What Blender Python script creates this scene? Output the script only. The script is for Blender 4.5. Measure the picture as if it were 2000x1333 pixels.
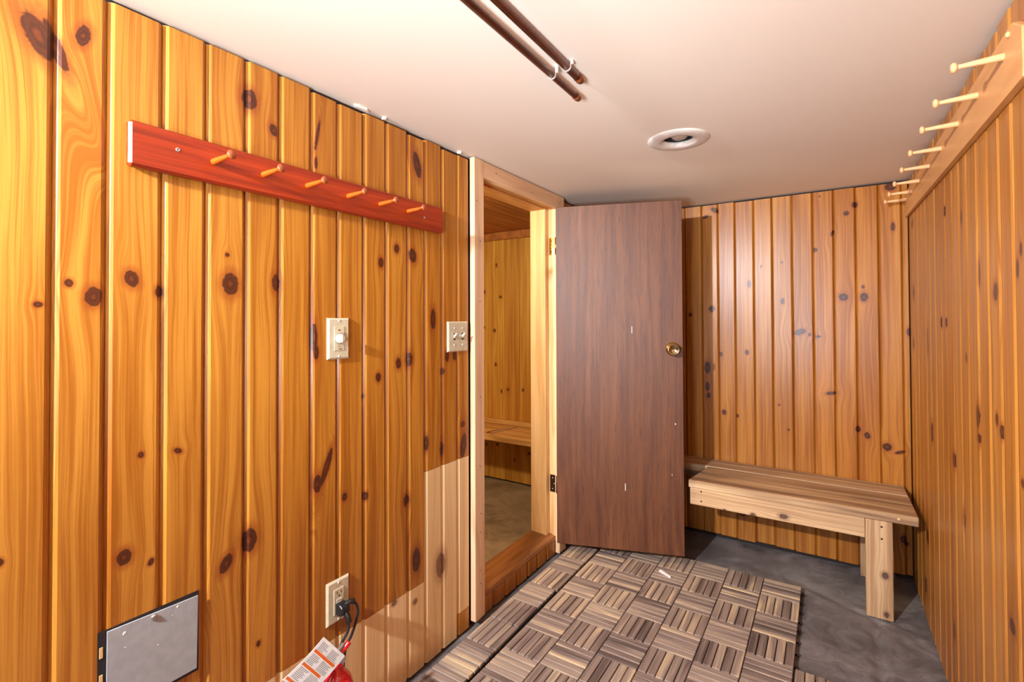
import bpy, bmesh, math, random
import numpy as np
from mathutils import Matrix, Vector

random.seed(7)
scene = bpy.context.scene
for o in list(bpy.data.objects):
    bpy.data.objects.remove(o, do_unlink=True)
COL = scene.collection

# ------------------------------------------------------------------ camera
cam_d = bpy.data.cameras.new('camera')
cam_d.sensor_fit = 'HORIZONTAL'
cam_d.sensor_width = 36.0
cam_d.lens = 955.3 * 36.0 / 2000.0
cam_d.shift_y = (612.0 - 666.5) / 2000.0
cam_d.clip_start = 0.02
cam = bpy.data.objects.new('camera', cam_d)
COL.objects.link(cam)
_r = Vector((0.83972838, 0.54299436, -0.00365585))
_u = Vector((0.01046693, -0.00945478, 0.99990052))
_f = Vector((-0.54290578, 0.83968311, 0.01362293))
_m = Matrix((_r, _u, -_f)).transposed().to_4x4()
_m.translation = Vector((1.1293, 0.0, 1.15))
cam.matrix_world = _m
scene.camera = cam

# ------------------------------------------------------------------ light
world = bpy.data.worlds.new('world')
scene.world = world
world.use_nodes = True
world.node_tree.nodes['Background'].inputs[0].default_value = (0.9, 0.95, 1.0, 1)
world.node_tree.nodes['Background'].inputs[1].default_value = 0.2

def area(name, loc, target, sx, sy, power, color):
    d = bpy.data.lights.new(name, 'AREA')
    d.shape = 'RECTANGLE'; d.size = sx; d.size_y = sy
    d.energy = power; d.color = color
    o = bpy.data.objects.new(name, d)
    COL.objects.link(o)
    o.location = loc
    o.rotation_euler = (Vector(target) - Vector(loc)).to_track_quat('-Z', 'Y').to_euler()
    return o

def point(name, loc, power, color, radius):
    d = bpy.data.lights.new(name, 'POINT')
    d.energy = power; d.color = color; d.shadow_soft_size = radius
    o = bpy.data.objects.new(name, d)
    COL.objects.link(o)
    o.location = loc
    return o

# added soft fill light, unseen at the open rear behind the camera
area('rear_fill_light', (0.72, -2.3, 1.05), (0.72, 2.0, 1.0), 2.0, 1.7, 7, (0.84, 0.92, 1.0))
# photographer's flash beside the camera, bounced off the ceiling
area('bounced_flash', (0.85, -0.60, 0.95), (0.75, 1.25, 1.77), 0.35, 0.35, 15, (0.84, 0.92, 1.0)).data.spread = math.radians(95)
# lamp hanging near the left wall behind the camera, shining down the room
area('changing_room_lamp', (0.24, -0.75, 1.69), (0.75, 2.4, 0.75), 0.055, 0.055, 66, (0.95, 0.96, 1.0)).data.spread = math.radians(150)
# lamp inside the sauna cabin
point('sauna_bulb', (-0.60, 1.25, 1.60), 47, (1.0, 0.86, 0.56), 0.05)

scene.view_settings.view_transform = 'Standard'
scene.view_settings.look = 'None'
scene.view_settings.gamma = 1.0
scene.view_settings.use_curve_mapping = False
scene.view_settings.exposure = 0.07

W, D, H = 1.4314, 2.7573, 1.7665

# ------------------------------------------------------------------ helpers
def empty(name, loc=(0, 0, 0), rz=0.0, label=None, cat=None, group=None, kind=None):
    o = bpy.data.objects.new(name, None)
    COL.objects.link(o)
    o.location = loc
    o.rotation_euler = (0, 0, rz)
    o.empty_display_size = 0.05
    return tag(o, label, cat, group, kind)

def tag(o, label=None, cat=None, group=None, kind=None):
    if label: o['label'] = label
    if cat: o['category'] = cat
    if group: o['group'] = group
    if kind: o['kind'] = kind
    return o

# every builder takes coordinates in the parent's frame and puts the object's origin at the middle of its piece
PARENT_LOC = {}

def from_bm(name, bm, mat, parent=None, smooth=False, origin=None):
    me = bpy.data.meshes.new(name)
    if origin is None:
        vs = [v.co for v in bm.verts]
        lo = Vector((min(v[i] for v in vs) for i in range(3)))
        hi = Vector((max(v[i] for v in vs) for i in range(3)))
        origin = (lo + hi) / 2
    origin = Vector(origin)
    bmesh.ops.translate(bm, verts=bm.verts, vec=-origin)
    bmesh.ops.recalc_face_normals(bm, faces=bm.faces)
    bm.to_mesh(me); bm.free()
    if smooth:
        for p in me.polygons: p.use_smooth = True
    me.materials.append(mat)
    o = bpy.data.objects.new(name, me)
    COL.objects.link(o)
    o.location = origin
    if parent is not None:
        o.parent = parent
        if parent.type != 'EMPTY':          # sub-part: coordinates given in the thing's frame
            o.location = origin - parent.location
    return o

def add_box(bm, a, b, bevel=0.0, seg=1):
    x0, y0, z0 = [min(p, q) for p, q in zip(a, b)]
    x1, y1, z1 = [max(p, q) for p, q in zip(a, b)]
    vs = [bm.verts.new(c) for c in ((x0,y0,z0),(x1,y0,z0),(x1,y1,z0),(x0,y1,z0),(x0,y0,z1),(x1,y0,z1),(x1,y1,z1),(x0,y1,z1))]
    fs = [bm.faces.new([vs[i] for i in f]) for f in ((0,3,2,1),(4,5,6,7),(0,1,5,4),(1,2,6,5),(2,3,7,6),(3,0,4,7))]
    if bevel > 0:
        es = list({e for f in fs for e in f.edges})
        bmesh.ops.bevel(bm, geom=es, offset=bevel, segments=seg, affect='EDGES', profile=0.5)

def box(name, a, b, mat, parent=None, bevel=0.0015, seg=1):
    bm = bmesh.new()
    add_box(bm, a, b, bevel, seg)
    return from_bm(name, bm, mat, parent)

def prism(name, poly, axis, a0, a1, mat, parent=None, bevel=0.0, seg=1, smooth=False):
    """poly: 2-D points in the two axes other than AXIS (in x,y,z order), extruded from a0 to a1 along AXIS"""
    bm = bmesh.new()
    def P(q, t):
        q = list(q); q.insert(axis, t); return q
    A = [bm.verts.new(P(q, a0)) for q in poly]
    B = [bm.verts.new(P(q, a1)) for q in poly]
    n = len(poly)
    bm.faces.new(A); bm.faces.new(B[::-1])
    for i in range(n):
        bm.faces.new((A[i], A[(i+1) % n], B[(i+1) % n], B[i]))
    if bevel:
        bmesh.ops.bevel(bm, geom=list(bm.edges), offset=bevel, segments=seg, affect='EDGES', profile=0.5)
    return from_bm(name, bm, mat, parent, smooth)

def frame(direction):
    d = Vector(direction).normalized()
    a = Vector((0, 0, 1)) if abs(d.z) < 0.9 else Vector((1, 0, 0))
    x = a.cross(d).normalized()
    return x, d.cross(x), d

def lathe(name, base, direction, prof, mat, parent=None, n=20, smooth=True, closed=True):
    """prof: (radius, distance along direction)"""
    bm = bmesh.new()
    x, y, d = frame(direction)
    base = Vector(base)
    rings = []
    for r, t in prof:
        rings.append([bm.verts.new(base + d*t + (x*math.cos(2*math.pi*k/n) + y*math.sin(2*math.pi*k/n))*max(r, 1e-5)) for k in range(n)])
    for i in range(len(rings)-1):
        for k in range(n):
            bm.faces.new((rings[i][k], rings[i][(k+1) % n], rings[i+1][(k+1) % n], rings[i+1][k]))
    if closed:
        bm.faces.new(rings[0]); bm.faces.new(rings[-1][::-1])
    return from_bm(name, bm, mat, parent, smooth)

def tube(name, pts, r, mat, parent=None, n=10, sub=6):
    pts = [Vector(p) for p in pts]
    path = []
    if len(pts) > 2 and sub > 1:
        P = [pts[0]*2-pts[1]] + pts + [pts[-1]*2-pts[-2]]
        for i in range(1, len(P)-2):
            for s in range(sub):
                t = s/sub
                path.append(0.5*((2*P[i]) + (P[i+1]-P[i-1])*t + (2*P[i-1]-5*P[i]+4*P[i+1]-P[i+2])*t*t + (3*P[i]-P[i-1]-3*P[i+1]+P[i+2])*t**3))
        path.append(pts[-1])
    else:
        path = pts
    bm = bmesh.new()
    rings = []
    up = None
    for i, p in enumerate(path):
        d = (path[min(i+1, len(path)-1)] - path[max(i-1, 0)]).normalized()
        if up is None: x, y, _ = frame(d)
        else:
            x = (up - d*up.dot(d)).normalized(); y = d.cross(x)
        up = x
        rings.append([bm.verts.new(p + (x*math.cos(2*math.pi*k/n)+y*math.sin(2*math.pi*k/n))*r) for k in range(n)])
    for i in range(len(rings)-1):
        for k in range(n):
            bm.faces.new((rings[i][k], rings[i][(k+1) % n], rings[i+1][(k+1) % n], rings[i+1][k]))
    bm.faces.new(rings[0]); bm.faces.new(rings[-1][::-1])
    return from_bm(name, bm, mat, parent, True)

# ------------------------------------------------------------------ materials
class NT:
    def __init__(self, name):
        self.m = bpy.data.materials.new(name)
        self.m.use_nodes = True
        self.t = self.m.node_tree
        self.b = self.t.nodes['Principled BSDF']
    def n(self, kind, **kw):
        x = self.t.nodes.new(kind)
        for k, v in kw.items(): setattr(x, k, v)
        return x
    def put(self, sock, v):
        if hasattr(v, 'links'): self.t.links.new(v, sock)
        else: sock.default_value = v
    def math(self, op, a, b=None, c=None, clamp=False):
        x = self.n('ShaderNodeMath', operation=op); x.use_clamp = clamp
        self.put(x.inputs[0], a)
        if b is not None: self.put(x.inputs[1], b)
        if c is not None: self.put(x.inputs[2], c)
        return x.outputs[0]
    def xyz(self, x, y, z):
        c = self.n('ShaderNodeCombineXYZ')
        for s, v in zip(c.inputs, (x, y, z)): self.put(s, v)
        return c.outputs[0]
    def sep(self, v):
        s = self.n('ShaderNodeSeparateXYZ'); self.put(s.inputs[0], v); return s.outputs
    def noise(self, vec, scale, detail=2.0, rough=0.5, dist=0.0):
        x = self.n('ShaderNodeTexNoise')
        self.put(x.inputs['Vector'], vec)
        x.inputs['Scale'].default_value = scale; x.inputs['Detail'].default_value = detail
        x.inputs['Roughness'].default_value = rough; x.inputs['Distortion'].default_value = dist
        return x.outputs['Fac']
    def ramp(self, f, stops):
        r = self.n('ShaderNodeValToRGB'); self.put(r.inputs[0], f)
        el = r.color_ramp.elements
        while len(el) < len(stops): el.new(0.5)
        for e, (p, c) in zip(el, stops):
            e.position = p; e.color = (*c, 1) if len(c) == 3 else c
        return r.outputs[0]
    def mix(self, f, a, b, mode='MIX'):
        x = self.n('ShaderNodeMix', data_type='RGBA', blend_type=mode)
        self.put(x.inputs[0], f)
        for s, v in ((x.inputs[6], a), (x.inputs[7], b)):
            if hasattr(v, 'links'): self.t.links.new(v, s)
            else: s.default_value = (*v, 1)
        return x.outputs[2]
    def range(self, v, a, b, c=0.0, d=1.0, smooth=True):
        x = self.n('ShaderNodeMapRange')
        x.interpolation_type = 'SMOOTHSTEP' if smooth else 'LINEAR'
        self.put(x.inputs[0], v)
        for i, q in enumerate((a, b, c, d)): self.put(x.inputs[1+i], q)
        return x.outputs[0]
    def bump(self, hgt, strength=0.3, dist=0.002):
        b = self.n('ShaderNodeBump')
        b.inputs['Strength'].default_value = strength; b.inputs['Distance'].default_value = dist
        self.put(b.inputs['Height'], hgt)
        self.t.links.new(b.outputs[0], self.b.inputs['Normal'])
    def set(self, **kw):
        names = {'color': 'Base Color', 'rough': 'Roughness', 'metal': 'Metallic', 'coat': 'Coat Weight', 'coat_rough': 'Coat Roughness', 'spec': 'Specular IOR Level'}
        for k, v in kw.items():
            s = self.b.inputs[names[k]]
            if k == 'color' and not hasattr(v, 'links'): v = (*v, 1)
            self.put(s, v)

def srgb(r, g, b):
    f = lambda c: c/12.92 if c <= 0.04045 else ((c+0.055)/1.055)**2.4
    return tuple(f(c/255.0) for c in (r, g, b))

def plain(name, col, rough=0.5, metal=0.0, coat=0.0, grain=0.0):
    k = NT(name)
    tc = k.n('ShaderNodeTexCoord').outputs['Object']
    n = k.noise(tc, 60, 3)
    c = k.mix(k.range(n, 0.3, 0.7), col, tuple(v*(1-0.12-grain) for v in col))
    k.set(color=c, rough=rough, metal=metal, coat=coat)
    return k.m

NK = 6
def pine(name, *args, **kw):
    # one material per number of knots a board carries
    return {n: pine_n('%s_%d_knots' % (name, n), n, *args, **kw) for n in (0, 1, 2, 3, 4, NK)}
def pine_n(name, nk, light, dark, knot_core, halo, rough=0.36, coat=0.12, tone_a=None, tone_b=None, spec=0.45):
    """varnished knotty board: grain runs along local Z and bends around the knots listed on each board object (k1..k6)"""
    k = NT(name)
    tc = k.n('ShaderNodeTexCoord').outputs['Object']
    u, dep, z = k.sep(tc)
    rnd = k.n('ShaderNodeObjectInfo').outputs['Random']
    off = k.math('MULTIPLY', rnd, 37.0)
    kd = None; warp = None; ring = None
    for i in range(1, nk+1):
        a = k.n('ShaderNodeAttribute', attribute_type='OBJECT', attribute_name='k%d' % i)
        ku, kz, kr = k.sep(a.outputs['Vector'])
        al = a.outputs['Alpha']
        ang = k.math('MULTIPLY', k.math('SUBTRACT', k.math('FLOOR', k.math('DIVIDE', al, 10.0)), 18.0), math.radians(5))
        e = k.math('MODULO', al, 10.0)
        du = k.math('SUBTRACT', u, ku); dz = k.math('SUBTRACT', z, kz)
        ca = k.math('COSINE', ang); sa = k.math('SINE', ang)
        ru = k.math('SUBTRACT', k.math('MULTIPLY', du, ca), k.math('MULTIPLY', dz, sa))
        rz = k.math('ADD', k.math('MULTIPLY', du, sa), k.math('MULTIPLY', dz, ca))
        p = k.math('DIVIDE', ru, kr); q = k.math('DIVIDE', k.math('DIVIDE', rz, kr), e)
        d = k.math('SQRT', k.math('ADD', k.math('MULTIPLY', p, p), k.math('MULTIPLY', q, q)))
        # the grain is pushed aside over about three knot radii, more along the board than across it
        q2 = k.math('MULTIPLY', q, 0.55)
        g = k.math('ADD', k.math('MULTIPLY', p, p), k.math('MULTIPLY', q2, q2))
        inf = k.math('EXPONENT', k.math('MULTIPLY', g, -0.16))
        w = k.math('MULTIPLY', k.math('MULTIPLY', du, inf), -0.72)
        warp = w if warp is None else k.math('ADD', warp, w)
        kd = d if kd is None else k.math('MINIMUM', kd, d)
    if nk == 0: kd, warp = 9.0, 0.0
    slow = k.noise(k.xyz(k.math('MULTIPLY', u, 6.0), off, k.math('MULTIPLY', z, 2.2)), 1.0, 2)
    uw = k.math('ADD', k.math('ADD', u, warp), k.math('MULTIPLY', slow, 0.022))
    fine = k.noise(k.xyz(k.math('MULTIPLY', uw, 330.0), off, k.math('MULTIPLY', z, 3.0)), 1.0, 3, 0.6)
    rings = k.noise(k.xyz(k.math('MULTIPLY', uw, 95.0), off, k.math('MULTIPLY', z, 1.2)), 1.0, 2, 0.5)
    broad = k.noise(k.xyz(k.math('MULTIPLY', uw, 26.0), k.math('ADD', off, 5.0), k.math('MULTIPLY', z, 1.6)), 1.0, 2)
    g = k.math('ADD', k.math('ADD', k.math('MULTIPLY', fine, 0.42), k.math('MULTIPLY', rings, 0.40)), k.math('MULTIPLY', broad, 0.42))
    base = k.mix(k.range(g, 0.46, 0.76), light, dark)
    if tone_a is not None:
        t = k.n('ShaderNodeAttribute', attribute_type='OBJECT', attribute_name='tone').outputs['Fac']
        base = k.mix(1.0, base, k.mix(t, tone_a, tone_b), 'MULTIPLY')
    kn = k.math('ADD', kd, k.math('MULTIPLY', k.math('SUBTRACT', k.noise(tc, 120, 3), 0.5), 0.5))
    hal = k.range(kn, 1.0, 2.1, 1.0, 0.0)
    base = k.mix(k.math('MULTIPLY', hal, 0.62), base, halo)
    rr = k.math('ADD', k.math('MULTIPLY', k.math('SINE', k.math('MULTIPLY', kn, 11.0)), 0.22), 0.22)
    core = k.mix(k.math('MULTIPLY', rr, k.range(kn, 0.0, 0.9, 1.0, 0.15)), knot_core, halo)
    base = k.mix(k.range(kn, 0.86, 1.08, 0.93, 0.0), base, core)
    k.set(color=base, rough=k.math('ADD', rough, k.math('MULTIPLY', fine, 0.12)), coat=coat, coat_rough=0.18, spec=spec)
    k.bump(k.math('ADD', fine, k.math('MULTIPLY', rings, 0.6)), 0.12, 0.0012)
    return k.m

def wood(name, stops, axis=0, cross=60.0, along=2.0, rough=0.5, coat=0.0, fleck=0.0, bump=0.15, spread=0.0):
    """plain sawn or stained wood, grain along local AXIS"""
    k = NT(name)
    tc = k.n('ShaderNodeTexCoord').outputs['Object']
    c = list(k.sep(tc))
    rnd = k.n('ShaderNodeObjectInfo').outputs['Random']
    off = k.math('MULTIPLY', rnd, 53.0)
    slow = k.noise(k.xyz(*[k.math('ADD', k.math('MULTIPLY', q, 5.0 if i != axis else 1.5), off) for i, q in enumerate(c)]), 1.0, 2)
    v1 = [k.math('ADD', k.math('MULTIPLY', q, along if i == axis else cross), k.math('ADD', off, k.math('MULTIPLY', slow, 2.2))) for i, q in enumerate(c)]
    v2 = [k.math('ADD', k.math('MULTIPLY', q, along*2 if i == axis else cross*4.5), off) for i, q in enumerate(c)]
    a = k.noise(k.xyz(*v1), 1.0, 2, 0.5)
    b = k.noise(k.xyz(*v2), 1.0, 3, 0.6)
    g = k.math('ADD', k.math('MULTIPLY', a, 0.72), k.math('MULTIPLY', b, 0.28))
    if spread: g = k.math('ADD', g, k.math('MULTIPLY', k.math('SUBTRACT', rnd, 0.5), spread))
    col = k.ramp(g, stops)
    if fleck:
        v3 = [k.math('ADD', k.math('MULTIPLY', q, 14.0 if i == axis else 420.0), off) for i, q in enumerate(c)]
        f = k.noise(k.xyz(*v3), 1.0, 2)
        col = k.mix(k.range(f, 0.56, 0.70, 0.0, fleck), col, tuple(0.35*x for x in stops[0][1]))
    k.set(color=col, rough=k.math('ADD', rough, k.math('MULTIPLY', b, 0.1)), coat=coat, coat_rough=0.25)
    k.bump(b, bump, 0.001)
    return k.m

def concrete(name, c0, c1, c2, rough=0.55):
    k = NT(name)
    tc = k.n('ShaderNodeTexCoord').outputs['Object']
    a = k.noise(tc, 3.0, 4, 0.6, 0.8); b = k.noise(tc, 11.0, 4, 0.65, 1.2); f = k.noise(tc, 160, 2)
    g = k.math('ADD', k.math('ADD', k.math('MULTIPLY', a, 0.5), k.math('MULTIPLY', b, 0.38)), k.math('MULTIPLY', f, 0.12))
    k.set(color=k.ramp(g, ((0.30, c0), (0.50, c1), (0.70, c2))), rough=k.range(b, 0.3, 0.7, rough-0.12, rough+0.15), spec=0.4)
    k.bump(k.math('ADD', b, k.math('MULTIPLY', f, 0.12)), 0.45, 0.006)
    return k.m

M = {}
M['pine_left'] = pine('varnished_pine', srgb(206, 147, 62), srgb(162, 98, 26), srgb(54, 22, 14), srgb(140, 62, 20), tone_a=(1.0, 1.0, 1.0), tone_b=(0.76, 0.62, 0.30))
M['pine_raw'] = pine('raw_pine', srgb(238, 206, 156), srgb(220, 180, 126), srgb(120, 82, 60), srgb(168, 118, 80), rough=0.5, coat=0.05, tone_a=(1, 1, 1), tone_b=(0.9, 0.86, 0.8))
M['pine_back'] = pine('varnished_pine_back', srgb(185, 125, 53), srgb(146, 86, 28), srgb(46, 22, 14), srgb(146, 76, 34), rough=0.26, coat=0.0, spec=0.32, tone_a=(1, 1, 1), tone_b=(0.84, 0.70, 0.52))
M['pine_right'] = pine('varnished_pine_right', srgb(192, 132, 60), srgb(154, 94, 32), srgb(56, 26, 16), srgb(140, 70, 30), rough=0.34, coat=0.2, tone_a=(1, 1, 1), tone_b=(0.86, 0.72, 0.50))
M['cedar_wall'] = pine('sauna_cedar', srgb(230, 182, 82), srgb(190, 130, 42), srgb(78, 40, 18), srgb(150, 84, 26), rough=0.5, coat=0.05, tone_a=(1, 1, 1), tone_b=(0.72, 0.56, 0.40))
M['cedar_ceiling'] = wood('sauna_ceiling_cedar', ((0.3, srgb(150, 84, 36)), (0.7, srgb(196, 124, 62))), axis=1, cross=22, along=1.5)
M['cedar_bench'] = wood('sauna_bench_cedar', ((0.30, srgb(168, 118, 62)), (0.5, srgb(214, 166, 98)), (0.7, srgb(232, 190, 124))), axis=0, cross=30, along=1.5)
M['cedar_knotty'] = pine('knotty_cedar', srgb(208, 174, 132), srgb(158, 120, 84), srgb(74, 50, 42), srgb(128, 94, 70), rough=0.5, coat=0.0)[3]
M['backing'] = plain('dark_sheathing', srgb(38, 28, 24), 0.9)
M['drywall'] = None
M['casing'] = wood('bare_pine_trim', ((0.30, srgb(196, 152, 112)), (0.50, srgb(222, 182, 142)), (0.72, srgb(236, 202, 166))), axis=2, cross=26, along=1.0, rough=0.55, fleck=0.0)
M['casing_h'] = wood('bare_pine_trim_header', ((0.30, srgb(190, 146, 106)), (0.50, srgb(216, 174, 134)), (0.72, srgb(232, 196, 158))), axis=1, cross=26, along=1.0, rough=0.55)
M['jamb'] = wood('cedar_jamb', ((0.30, srgb(196, 146, 88)), (0.52, srgb(226, 184, 124)), (0.72, srgb(240, 208, 152))), axis=2, cross=24, along=1.2, rough=0.5)
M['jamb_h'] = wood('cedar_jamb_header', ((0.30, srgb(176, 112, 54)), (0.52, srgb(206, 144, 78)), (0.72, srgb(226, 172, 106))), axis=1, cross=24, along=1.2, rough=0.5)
M['sill'] = wood('worn_sill_wood', ((0.28, srgb(92, 52, 22)), (0.50, srgb(138, 88, 44)), (0.72, srgb(168, 118, 66))), axis=1, cross=18, along=2.5, rough=0.42, coat=0.2)
M['door'] = wood('dark_mahogany_veneer', ((0.25, srgb(72, 35, 16)), (0.5, srgb(95, 53, 26)), (0.75, srgb(116, 70, 38))), axis=2, cross=38, along=1.6, rough=0.46, coat=0.0, fleck=0.55, bump=0.25)
M['rail_red'] = wood('red_stained_pine', ((0.25, srgb(92, 22, 5)), (0.5, srgb(150, 44, 8)), (0.75, srgb(178, 66, 14))), axis=1, cross=70, along=1.4, rough=0.36, coat=0.15)
M['peg_orange'] = plain('orange_stained_peg', srgb(194, 80, 10), 0.35, coat=0.3)
M['peg_head'] = plain('brown_stained_peg_head', srgb(150, 72, 34), 0.3, coat=0.4)
M['rail_tan'] = wood('tan_fir_rail', ((0.25, srgb(176, 116, 62)), (0.5, srgb(204, 146, 88)), (0.75, srgb(216, 162, 104))), axis=1, cross=16, along=1.2, rough=0.42, coat=0.12)
M['peg_tan'] = plain('bare_birch_peg', srgb(232, 178, 124), 0.45)
M['bench'] = wood('cedar_bench_wood', ((0.28, srgb(86, 62, 44)), (0.42, srgb(148, 114, 82)), (0.56, srgb(178, 144, 106)), (0.72, srgb(216, 186, 144))), axis=0, cross=30, along=1.0, rough=0.5)
M['bench_v'] = wood('cedar_leg_wood', ((0.28, srgb(100, 70, 48)), (0.42, srgb(158, 122, 88)), (0.58, srgb(186, 150, 110)), (0.74, srgb(218, 186, 142))), axis=2, cross=22, along=1.2, rough=0.5)
M['slat'] = wood('acacia_slat', ((0.28, srgb(92, 78, 72)), (0.43, srgb(132, 115, 106)), (0.56, srgb(156, 139, 126)), (0.70, srgb(204, 181, 146))), axis=0, cross=46, along=3.0, rough=0.5, spread=0.22, bump=0.2)
M['black'] = plain('black_plastic', srgb(22, 22, 24), 0.45)
M['cord'] = plain('black_cord_vinyl', srgb(26, 28, 32), 0.35, coat=0.2)
M['almond'] = plain('almond_plastic', srgb(204, 194, 164), 0.3, coat=0.2)
M['ivory'] = plain('ivory_plastic', srgb(226, 220, 204), 0.28, coat=0.2)
M['ink'] = plain('dark_print', srgb(52, 46, 40), 0.6)
M['steel'] = plain('galvanised_plate', srgb(172, 178, 184), 0.42, metal=0.1)
M['screw'] = plain('bright_screw', srgb(200, 204, 204), 0.25, metal=0.9)
M['brass'] = plain('brass', srgb(212, 160, 70), 0.22, metal=1.0)
M['knob'] = plain('worn_brass_knob', srgb(176, 156, 118), 0.12, metal=1.0)
M['bronze'] = plain('tarnished_bronze', srgb(74, 52, 34), 0.4, metal=0.8)
M['copper'] = plain('tarnished_copper', srgb(132, 72, 44), 0.3, metal=0.35, grain=0.2)
M['white_metal'] = plain('white_enamel', srgb(226, 216, 206), 0.4)
M['bulb'] = plain('frosted_bulb', srgb(176, 156, 142), 0.3)
M['dark'] = plain('lamp_housing', srgb(40, 34, 36), 0.5)
M['red'] = plain('red_enamel', srgb(206, 20, 34), 0.22, coat=0.5)
M['chrome'] = plain('bare_aluminium', srgb(196, 198, 200), 0.28, metal=0.9)
M['paper'] = plain('white_card', srgb(240, 240, 238), 0.6)
M['orange_print'] = plain('orange_print', srgb(226, 106, 34), 0.6)
M['grey_print'] = plain('grey_print', srgb(120, 118, 122), 0.6)
M['rubber_white'] = plain('white_plastic_scrap', srgb(226, 224, 222), 0.4)
M['floor'] = concrete('damp_concrete', srgb(64, 60, 60), srgb(112, 107, 107), srgb(156, 150, 148), 0.5)
M['floor_sauna'] = concrete('sauna_concrete', srgb(104, 92, 74), srgb(150, 134, 108), srgb(182, 166, 138), 0.5)
_k = NT('painted_drywall')
_tc = _k.n('ShaderNodeTexCoord').outputs['Object']
_k.set(color=_k.mix(_k.noise(_tc, 2.0, 3), srgb(244, 234, 220), srgb(238, 226, 210)), rough=0.75)
_k.bump(_k.noise(_tc, 240, 3), 0.08, 0.001)
M['drywall'] = _k.m

# ------------------------------------------------------------------ boards with knots (world coordinate along the wall, height, half width, half height, tilt)
KL = [(0.258,1.639,0.018,0.0396,-25),(0.281,1.632,0.0094,0.045,-20),(0.318,1.668,0.0101,0.0205,15),(0.301,1.218,0.0063,0.0073,0),(0.336,1.195,0.0134,0.0178,0),(0.261,1.179,0.0064,0.0052,0),(0.394,1.232,0.0116,0.0168,-15),(0.441,1.209,0.0081,0.0124,0),(0.621,1.668,0.018,0.024,0),(0.58,1.233,0.018,0.0254,0),(0.573,1.298,0.0044,0.0046,0),(0.689,1.242,0.0119,0.0212,0),(0.681,1.614,0.0105,0.015,-15),(0.411,0.889,0.0051,0.006,0),(0.476,0.882,0.0085,0.0053,25),(0.385,0.701,0.0121,0.0155,0),(0.429,0.674,0.0052,0.0071,20),(0.573,0.61,0.0121,0.0215,25),(0.625,0.642,0.0179,0.0271,0),(0.218,0.76,0.0047,0.0066,0),(1.021,1.324,0.01,0.0154,0),(1.085,1.374,0.0108,0.0144,0),(1.155,1.359,0.0163,0.0233,-10),(1.176,1.661,0.0167,0.044,-14),(1.189,1.709,0.0097,0.0136,0),(1.252,1.153,0.0128,0.0348,0),(1.092,1.015,0.0108,0.0176,0),(1.138,1.025,0.016,0.0229,0),(1.011,0.98,0.0099,0.0137,0),(1.299,0.971,0.0108,0.0124,0),(1.324,1.023,0.011,0.0198,0),(1.366,1.022,0.0115,0.0165,0),(0.794,1.105,0.0091,0.0375,0),(0.8,1.065,0.0076,0.0188,0),(0.89,0.661,0.0085,0.0113,0),(0.963,0.641,0.0093,0.0118,0),(1.127,0.578,0.0135,0.021,0),(1.168,0.593,0.0094,0.0083,0),(1.17,0.372,0.0188,0.0379,0),(1.219,0.738,0.0099,0.0238,0),(1.296,0.702,0.0107,0.0318,0),(1.415,0.69,0.018,0.0449,10),(1.412,0.768,0.012,0.0112,0),(1.289,0.306,0.0238,0.042,0),(0.832,0.759,0.0095,0.0518,18),(0.804,0.722,0.0123,0.0241,0),(1.074,0.28,0.0106,0.0078,0),(1.165,0.241,0.0093,0.0082,0),(0.955,0.93,0.0056,0.0074,0),(0.647,0.393,0.0049,0.0071,0),(0.802,1.639,0.0046,0.0544,8),(0.798,1.566,0.0046,0.0162,0)]
KB = [(0.629,1.728,0.0214,0.0114,35),(0.582,1.697,0.0153,0.0081,-20),(0.5,1.174,0.009,0.0093,0),(0.611,1.204,0.0151,0.0149,0),(0.791,1.329,0.009,0.0187,0),(0.654,0.965,0.0084,0.0124,0),(0.778,0.979,0.009,0.0121,0),(0.586,0.892,0.0152,0.0321,0),(0.585,0.791,0.0109,0.0252,0),(0.59,0.744,0.0097,0.016,0),(0.666,0.662,0.0105,0.0135,0),(0.731,0.65,0.0061,0.0089,0),(0.94,1.236,0.0084,0.0149,0),(0.939,1.429,0.0047,0.0053,0),(0.846,1.415,0.0049,0.0054,0),(1.081,1.48,0.0088,0.0103,0),(1.15,1.554,0.0068,0.0142,20),(1.237,1.677,0.0114,0.014,0),(1.205,1.641,0.0108,0.0111,20),(1.19,1.25,0.0191,0.0181,15),(1.268,1.248,0.0152,0.0207,0),(1.265,1.295,0.0056,0.0079,0),(1.013,1.086,0.0271,0.0146,-20),(1.053,1.073,0.0071,0.0083,0),(1.088,1.064,0.0122,0.0062,0),(1.137,0.798,0.0204,0.0081,-10),(1.239,0.641,0.0105,0.0148,0),(1.273,0.616,0.0111,0.0157,-20),(1.345,0.574,0.0169,0.0173,-25),(1.39,0.556,0.0195,0.0067,-20),(1.376,1.56,0.0076,0.0193,0),(1.374,1.508,0.0069,0.0096,0),(1.369,1.74,0.0214,0.0174,0),(1.426,1.09,0.0067,0.017,0),(0.921,0.723,0.0047,0.0053,0),(0.96,0.605,0.0046,0.0063,0),(0.639,1.428,0.0043,0.0068,0),(1.221,1.73,0.0041,0.005,0),(1.1,1.735,0.0035,0.0041,0),(1.304,0.169,0.0149,0.0115,-10),(0.749,0.161,0.0192,0.0262,0),(1.398,0.176,0.0107,0.018,0),(1.407,0.158,0.0088,0.0112,0)]
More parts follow.
